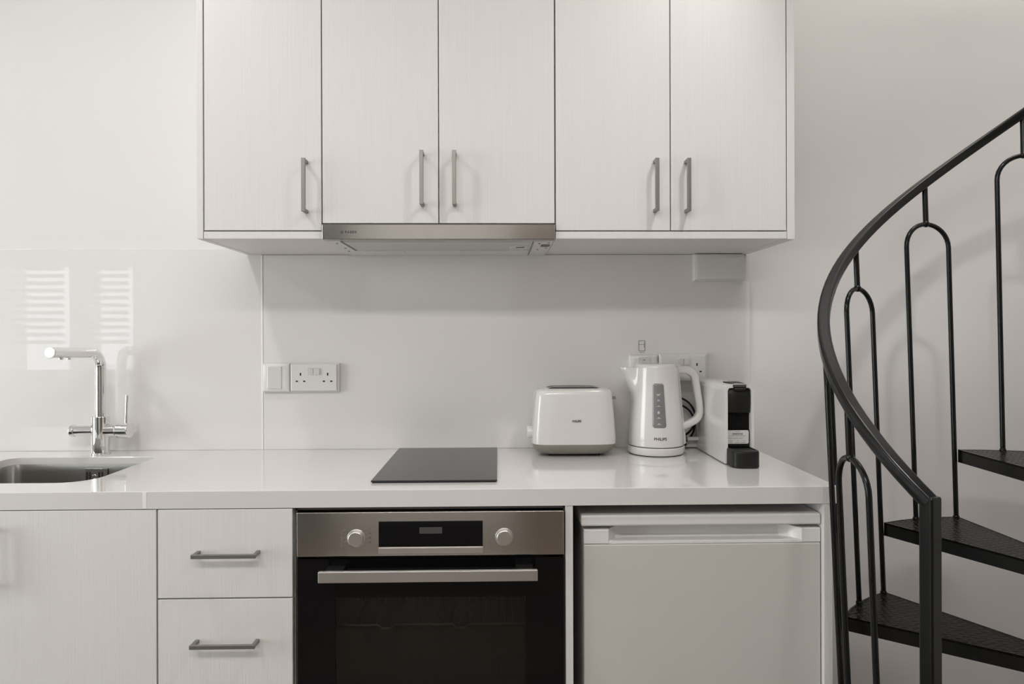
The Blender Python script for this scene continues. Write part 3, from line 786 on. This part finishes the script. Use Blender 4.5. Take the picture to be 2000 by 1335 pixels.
def kring(z, r, n=96):
    out = []; k = max(0.0, min(1.0, (z - 1.060) / 0.088)); k = k * (0.55 + 0.45 * k)
    for i in range(n):
        a = 2 * PI * i / n; d = abs(((a - PI + PI) % (2 * PI)) - PI)      # angle away from -x
        s = max(0.0, 1 - d / (0.62 - 0.12 * k)) ; s = s * s * (3 - 2 * s) if d > 0.12 else 1 - (d / 0.12) * (1 - (1 - 0.12 / (0.62 - 0.12 * k)) ** 2 * (3 - 2 * (1 - 0.12 / (0.62 - 0.12 * k)))) * 1.0
        rr = r + 0.038 * k * max(0, s)
        out.append((kx + rr * cos(a), ky + rr * sin(a), z))
    return out


pts = []
for i in range(len(prof) - 1):
    for j in range(4):
        f_ = j / 4; pts.append((prof[i][0] * (1 - f_) + prof[i + 1][0] * f_, prof[i][1] * (1 - f_) + prof[i + 1][1] * f_))
pts.append(prof[-1])
bm = loft(bmesh.new(), [kring(z, r) for z, r in pts])
obj('body', bm, M['white_plastic'], kt)


def disc_stack(cx, cy, zr, n=72): return loft(bmesh.new(), [[(cx + r * cos(2 * PI * i / n), cy + r * sin(2 * PI * i / n), z) for i in range(n)] for z, r in zr])


obj('lid', disc_stack(kx, ky, ((1.1500, 0.0620), (1.1560, 0.0618), (1.1610, 0.0590), (1.1632, 0.0540), (1.1640, 0.0400))), M['white_plastic'], kt)
obj('power_base', disc_stack(kx, ky, ((0.9022, 0.0780), (0.9030, 0.0800), (0.9100, 0.0838), (0.9220, 0.0838), (0.9240, 0.0822))), M['white_plastic'], kt)
obj('foot_ring', disc_stack(kx, ky, ((0.9001, 0.0770), (0.9024, 0.0775))), M['black_plastic'], kt)
obj('gap_ring', disc_stack(kx, ky, ((0.9235, 0.0785), (0.9265, 0.0775))), M['ink_soft'], kt)
# handle: one continuous loop
hp = smooth_path([(kx + 0.046, ky, 1.1425), (kx + 0.078, ky, 1.1455), (kx + 0.100, ky, 1.1415), (kx + 0.1135, ky, 1.128), (kx + 0.1190, ky, 1.105), (kx + 0.1245, ky, 1.070),
                  (kx + 0.1290, ky, 1.040), (kx + 0.1300, ky, 1.018), (kx + 0.1215, ky, 1.000), (kx + 0.104, ky, 0.989), (kx + 0.084, ky, 0.980), (kx + 0.068, ky, 0.974)], 5)
pr = rrect(0.0105, 0.0145, 0.008); rings = []
for i, p in enumerate(hp):
    tdir = (hp[min(i + 1, len(hp) - 1)] - hp[max(i - 1, 0)]).normalized(); N = tdir.cross(Vector((0, 1, 0))).normalized()
    sc_ = 1.12 if i < 14 else 1.0
    rings.append([p + N * (u * sc_) + Vector((0, 1, 0)) * v for u, v in pr])
obj('handle', loft(bmesh.new(), rings), M['white_plastic'], kt)
# strip down the back that carries the handle
rings = []
for z, rr in ((0.9270, 0.0855), (0.9300, 0.0880), (0.955, 0.0862), (0.972, 0.0842), (1.03, 0.0782), (1.08, 0.0735), (1.13, 0.0700), (1.154, 0.0685)):
    rings.append([(kx + rr - 0.022, ky - 0.013, z), (kx + rr - 0.003, ky - 0.013, z), (kx + rr, ky - 0.009, z), (kx + rr, ky + 0.009, z), (kx + rr - 0.003, ky + 0.013, z), (kx + rr - 0.022, ky + 0.013, z)])
obj('handle_mount', loft(bmesh.new(), rings), M['white_plastic'], kt)
obj('lid_button', nb(kx + 0.052, kx + 0.074, ky - 0.010, ky + 0.010, 1.153, 1.1605, 0.003), M['white_plastic'], kt)


def krad(z):
    for i in range(len(prof) - 1):
        if prof[i][0] <= z <= prof[i + 1][0]:
            f = (z - prof[i][0]) / (prof[i + 1][0] - prof[i][0]); return prof[i][1] * (1 - f) + prof[i + 1][1] * f
    return prof[-1][1]


def on_body(x, z, off):                             # point on the front of the kettle
    r = krad(z) + off; dx = x - kx
    return Vector((x, ky - math.sqrt(max(r * r - dx * dx, 1e-6)), z))


# gauge: a rounded strip lying on the curved front
rows = 26; bm = bmesh.new(); grid = []
za, zb_ = 0.9835, 1.1095
for i in range(rows + 1):
    f = i / rows; z = za + (zb_ - za) * f
    hw = (0.0195 * (1 - f) + 0.0150 * f); xc = 0.4610 * (1 - f) + 0.4600 * f
    e = min((z - za), (zb_ - z)); rr = 0.005
    if e < rr: hw -= rr - math.sqrt(max(rr * rr - (rr - e) ** 2, 0))
    grid.append([bm.verts.new(on_body(xc + hw * (2 * j / 8 - 1), z, 0.0009)) for j in range(9)])
for i in range(rows):
    for j in range(8): bm.faces.new((grid[i][j], grid[i][j + 1], grid[i + 1][j + 1], grid[i + 1][j]))
g_ = obj('water_gauge', bm, M['gauge'], kt, label='smoked grey water gauge')
md = g_.modifiers.new('thick', 'SOLIDIFY'); md.thickness = 0.001
bm = bmesh.new()


def mark(x, z, w_, h_):
    a = on_body(x - w_ / 2, z, 0.0014).y; b_ = on_body(x + w_ / 2, z, 0.0014).y; yy = min(a, b_)
    box(bm, x - w_ / 2, x + w_ / 2, yy - 0.0001, yy + 0.0012, z - h_ / 2, z + h_ / 2)


for z, w_ in ((0.9925, 0.016), (1.0105, 0.013), (1.0445, 0.014), (1.0595, 0.010), (1.0800, 0.010)):
    mark(0.4595, z, w_, 0.0008)
for z in (0.9950, 1.0120, 1.0455, 1.0620, 1.0765): mark(0.4595, z, 0.0055, 0.0030)
for x, z, w_, h_ in ((0.4590, 1.0265, 0.006, 0.006), (0.4590, 1.0300, 0.003, 0.003), (0.4555, 1.0785, 0.002, 0.003), (0.4635, 1.0785, 0.002, 0.003)): mark(x, z, w_, h_)
obj('level_marks', bm, M['gauge_mark'], g_, smooth=False)
bm = text_mesh('PHILIPS', 0.0112, 1.02, 0.00022)
for v in bm.verts:
    xx, zz = 0.4632 + v.co.x, 0.9515 + v.co.z; p = on_body(xx, zz, 0.0003 - v.co.y); v.co = p
obj('lettering', bm, M['ink'], kt, smooth=False)

# ------------------------------------------------------------------ coffee machine
cm = thing('coffee_machine', (0.65, -0.18, 0.9), 'narrow white and black capsule coffee machine at the right end of the worktop', 'coffee machine')
cx0, cx1, cy0, cy1, cz1 = 0.6105, 0.6885, -0.292, -0.030, 1.1165
# white shell: two sides and an arched roof, open at the front
sec = [(cx0, 0.9025), (cx0 - 0.0006, 1.00), (cx0, 1.098), (cx0 + 0.003, 1.108), (cx0 + 0.010, 1.1135), (cx0 + 0.028, 1.1165), (cx1 - 0.028, 1.1165), (cx1 - 0.010, 1.1135), (cx1 - 0.003, 1.108), (cx1, 1.098), (cx1 + 0.0006, 1.00), (cx1, 0.9025)]
ins = [(cx0 + 0.0075, 0.9025), (cx0 + 0.0075, 1.00), (cx0 + 0.0075, 1.098), (cx0 + 0.010, 1.104), (cx0 + 0.014, 1.1055), (cx0 + 0.028, 1.1065), (cx1 - 0.028, 1.1065), (cx1 - 0.014, 1.1055), (cx1 - 0.0095, 1.104), (cx1 - 0.0065, 1.098), (cx1 - 0.0065, 1.00), (cx1 - 0.0065, 0.9025)]
prof_ = sec + ins[::-1]; rings = []
for y, k in ((cy0 + 0.001, 0.0), (cy0, 0.4), (cy0, 0.6), (cy0 + 0.001, 1.0)): pass
rings = [[(x, y, z) for x, z in prof_] for y in (cy0, cy0 + 0.004, cy1 - 0.004, cy1)]
bm = loft(bmesh.new(), rings)
obj('shell', bm, M['white_plastic'], cm, label='glossy white shell')
obj('core', nb(cx0 + 0.0076, cx1 - 0.0066, cy0 + 0.020, cy1 + 0.001, 0.9025, 1.1055, 0.001), M['black_plastic'], cm, label='black inner body')
# upper nose, scooped: a curved panel
rings = []
for z, yo in ((1.0375, 0.006), (1.0400, 0.002), (1.062, -0.001), (1.085, -0.001), (1.0975, 0.002), (1.1045, 0.006)):
    rings.append([(cx0 + 0.0082 + (cx1 - cx0 - 0.0152) * j / 12, cy0 + yo + 0.006 * (abs(j - 6) / 6) ** 2.2, z) for j in range(13)] +
                 [(cx1 - 0.0070, cy0 + 0.022, z), (cx0 + 0.0082, cy0 + 0.022, z)])
obj('brew_head', loft(bmesh.new(), rings), M['black_matte'], cm, label='charcoal brew head')
lv = bmesh.new()
rings = []
for y, z, hw in ((cy0 - 0.002, 1.1040, 0.013), (cy0 - 0.0045, 1.1095, 0.0165), (cy0 + 0.000, 1.1150, 0.018), (cy0 + 0.03, 1.1180, 0.018), (cy0 + 0.075, 1.1185, 0.020)):
    rings.append([(0.6500 - hw, y, z - 0.006), (0.6500 + hw, y, z - 0.006), (0.6500 + hw, y, z), (0.6500 - hw, y, z)])
obj('lever', loft(lv, rings), M['black_plastic'], cm, label='black lever')
gr = bmesh.new()
for i in range(9): box(gr, cx0 + 0.011 + i * 0.0071, cx0 + 0.0120 + i * 0.0071, cy0 + 0.0165, cy0 + 0.0205, 0.992, 1.035)
for i in range(7): box(gr, cx0 + 0.008, cx1 - 0.007, cy0 + 0.0165, cy0 + 0.0205, 0.994 + i * 0.0066, 0.995 + i * 0.0066)
obj('grille', gr, M['black_matte'], cm, smooth=False)
stx0, stx1, stz0, stz1 = 0.6175, 0.6780, 0.9545, 0.9905
st = bmesh.new(); loft(st, [[(0.64775 + u, y, 0.9725 + v) for u, v in rrect(0.0302, 0.0182, 0.004)] for y in (cy0 + 0.010, cy0 + 0.0108)])
obj('holder', nb(cx0 + 0.009, cx1 - 0.0085, cy0 + 0.0110, cy0 + 0.0205, 0.946, 0.991, 0.001), M['black_plastic'], cm)
sk_ = obj('sticker', st, M['sticker'], cm, smooth=False, label='pale paper label with a barcode')
bm = bmesh.new()
yl = cy0 + 0.0097
import random
random.seed(4)
x = 0.6330
while x < 0.6610:
    w_ = random.choice((0.0005, 0.0009, 0.0013)); box(bm, x, x + w_, yl, yl + 0.0004, 0.9785, 0.9835); x += w_ + random.choice((0.0005, 0.0008))
for z, segs in ((0.9872, ((0.640, 0.655),)), (0.9757, ((0.625, 0.669),)), (0.9690, ((0.6200, 0.6225), (0.6245, 0.662))), (0.9628, ((0.628, 0.634), (0.646, 0.651), (0.663, 0.668))), (0.9578, ((0.626, 0.634), (0.642, 0.652), (0.657, 0.670)))):
    for a, b_ in segs:
        x = a
        while x < b_:
            w_ = random.uniform(0.0008, 0.0020); box(bm, x, min(x + w_, b_), yl, yl + 0.0004, z - 0.0005, z + 0.0006); x += w_ + 0.0005
obj('print', bm, M['ink_soft'], sk_, smooth=False)
# drip tray: rounded block in front
rings = []
for z, g_i in ((0.9008, 0.0015), (0.9030, 0.0), (0.9400, 0.0), (0.9440, 0.001), (0.9455, 0.003), (0.9455, 0.007), (0.9435, 0.008)):
    ring = []
    x0, x1, y0, y1 = 0.6150 + g_i, 0.6860 - g_i, -0.352 + g_i, -0.2705
    r = 0.020
    ring += [(x1, y1, z)]
    for i in range(9): a = rad(0 - 90 * i / 8); ring.append((x1 - r + r * cos(a), y0 + r + r * sin(a), z))
    for i in range(9): a = rad(270 - 90 * i / 8); ring.append((x0 + 0.03 + 0.03 * cos(a), y0 + r + r * sin(a), z))
    ring += [(x0, y1, z)]
    rings.append(ring)
obj('drip_tray', loft(bmesh.new(), rings), M['black_matte'], cm, label='charcoal drip tray')
obj('underside', nb(cx0 + 0.003, cx1 - 0.003, cy0 + 0.004, cy1 - 0.004, 0.9001, 0.9030), M['black_plastic'], cm)

# ------------------------------------------------------------------ spiral staircase
AX, AY, RR, RT = 1.248, -0.789, 0.548, 0.515
STEP = 27.0; RISE = 0.1828; Z0 = 0.0192; A3 = 143.05
stc = thing('spiral_staircase', (AX, AY, 0), 'black painted metal spiral staircase with patterned treads and a curved handrail', 'staircase')


def P3(r, th, z): return Vector((AX + r * cos(rad(th)), AY + r * sin(rad(th)), z))


def rail_z(th): return 1.236 - 0.0068 * (th - 160.0)


TOP = 14
bm = cyl(bmesh.new(), (AX, AY, 0.0), (AX, AY, 3.5), 0.038, n=32); cyl(bm, (AX, AY, 0), (AX, AY, 0.012), 0.11, n=40)
obj('central_column', bm, M['black_paint'], stc)
for n_ in range(1, TOP + 1):
    a1 = A3 - STEP * (n_ - 3); a0 = a1 - STEP; z = Z0 + RISE * n_
    bm = bmesh.new(); lipz = 0.034; th_ = 0.005
    def arc(r, lo, hi, k): return [(r, lo + (hi - lo) * i / k) for i in range(k + 1)]
    out = arc(RT, a0, a1, 4) + arc(0.045, a1 + 12, a0 - 12, 4)
    loft(bm, [[P3(r, t_, zz) for r, t_ in out] for zz in (z - th_, z)])
    obj_top = bm; bm = bmesh.new()
    def lip(pa, pb, w_=0.004):
        d = (pb - pa); d.z = 0; nrm = Vector((-d.y, d.x, 0)).normalized() * w_
        mid = P3(RT * 0.5, (a0 + a1) / 2, z)
        if (mid - pa).dot(nrm) < 0: nrm = -nrm
        loft(bm, [[pa + Vector((0, 0, h)), pb + Vector((0, 0, h)), pb + nrm + Vector((0, 0, h)), pa + nrm + Vector((0, 0, h))] for h in (-lipz, 0.0004)])
    lip(P3(RT, a1, z), P3(0.045, a1 + 12, z)); lip(P3(RT, a0, z), P3(0.045, a0 - 12, z))
    for i in range(4): lip(P3(RT, a0 + STEP * i / 4, z), P3(RT, a0 + STEP * (i + 1) / 4, z))
    tr_ = obj('tread', obj_top, M['tread'], stc, smooth=False, label='black patterned metal tread')
    obj('rim', bm, M['black_paint'], tr_, smooth=False)
# arched balusters, one to a tread
for n_ in range(1, 12):
    ca = 96.6 - 26.95 * (n_ - 4); zt = 1.552 - 0.00680 * (ca - 96.6); zb = Z0 + RISE * n_; hw = 6.75; rw = RR * rad(hw)
    ztr = rail_z(ca)
    def pt(da, z):
        f = (z - zb) / max(ztr - zb, 0.1); return P3(RT - 0.003 + (RR - RT + 0.003) * f, ca + da, z)
    pth = [pt(-hw, zb - 0.004), pt(-hw, zb + (zt - zb) * 0.5), pt(-hw, zt - rw * 1.0)]
    for i in range(1, 16):
        a = rad(180 * i / 16); pth.append(pt(-hw * cos(a), zt - rw + rw * sin(a)))
    pth += [pt(hw, zt - rw), pt(hw, zb + (zt - zb) * 0.5), pt(hw, zb - 0.034)]
    bm = tube(bmesh.new(), pth, 0.0062, n=14)
    tube(bm, [pt(0, zt - 0.001), pt(0, ztr)], 0.0070, n=14)
    t_ = bmesh.new(); bmesh.ops.create_uvsphere(t_, u_segments=14, v_segments=8, radius=0.0095); bmesh.ops.translate(t_, verts=t_.verts, vec=pt(0, zt + 0.001)); join(bm, t_)
    for s_, zz in ((-hw, zb), (hw, zb)):
        t_ = bmesh.new(); bmesh.ops.create_uvsphere(t_, u_segments=12, v_segments=6, radius=0.0085); bmesh.ops.translate(t_, verts=t_.verts, vec=pt(s_, zz)); join(bm, t_)
    obj('baluster', bm, M['black_paint'], stc)
# handrail: rounded square tube following the helix
pr = rrect(0.0135, 0.0125, 0.0065, 4); rings = []
th = 200.2
while th > -130:
    c = P3(RR, th, rail_z(th)); rdir = Vector((cos(rad(th)), sin(rad(th)), 0))
    tdir = (P3(RR, th - 1, rail_z(th - 1)) - P3(RR, th + 1, rail_z(th + 1))).normalized(); updir = rdir.cross(tdir).normalized()
    if updir.z < 0: updir = -updir
    rings.append([c + rdir * u + updir * v for u, v in pr]); th -= 3
obj('handrail', loft(bmesh.new(), rings), M['black_paint'], stc)
c = P3(RR, 200.0, rail_z(200) + 0.0); bm = bmesh.new(); pr2 = rrect(0.0128, 0.0128, 0.004, 4)
loft(bm, [[(c.x + u * cos(rad(20)) - v * sin(rad(20)), c.y + u * sin(rad(20)) + v * cos(rad(20)), z) for u, v in [(a * s_, b_ * s_) for a, b_ in pr2]] for z, s_ in ((0.0, 1), (c.z + 0.008, 1), (c.z + 0.011, 0.9))])
box(bm, c.x - 0.05, c.x + 0.05, c.y - 0.05, c.y + 0.05, 0.0, 0.008, 0.001)
obj('newel_post', bm, M['black_paint'], stc)
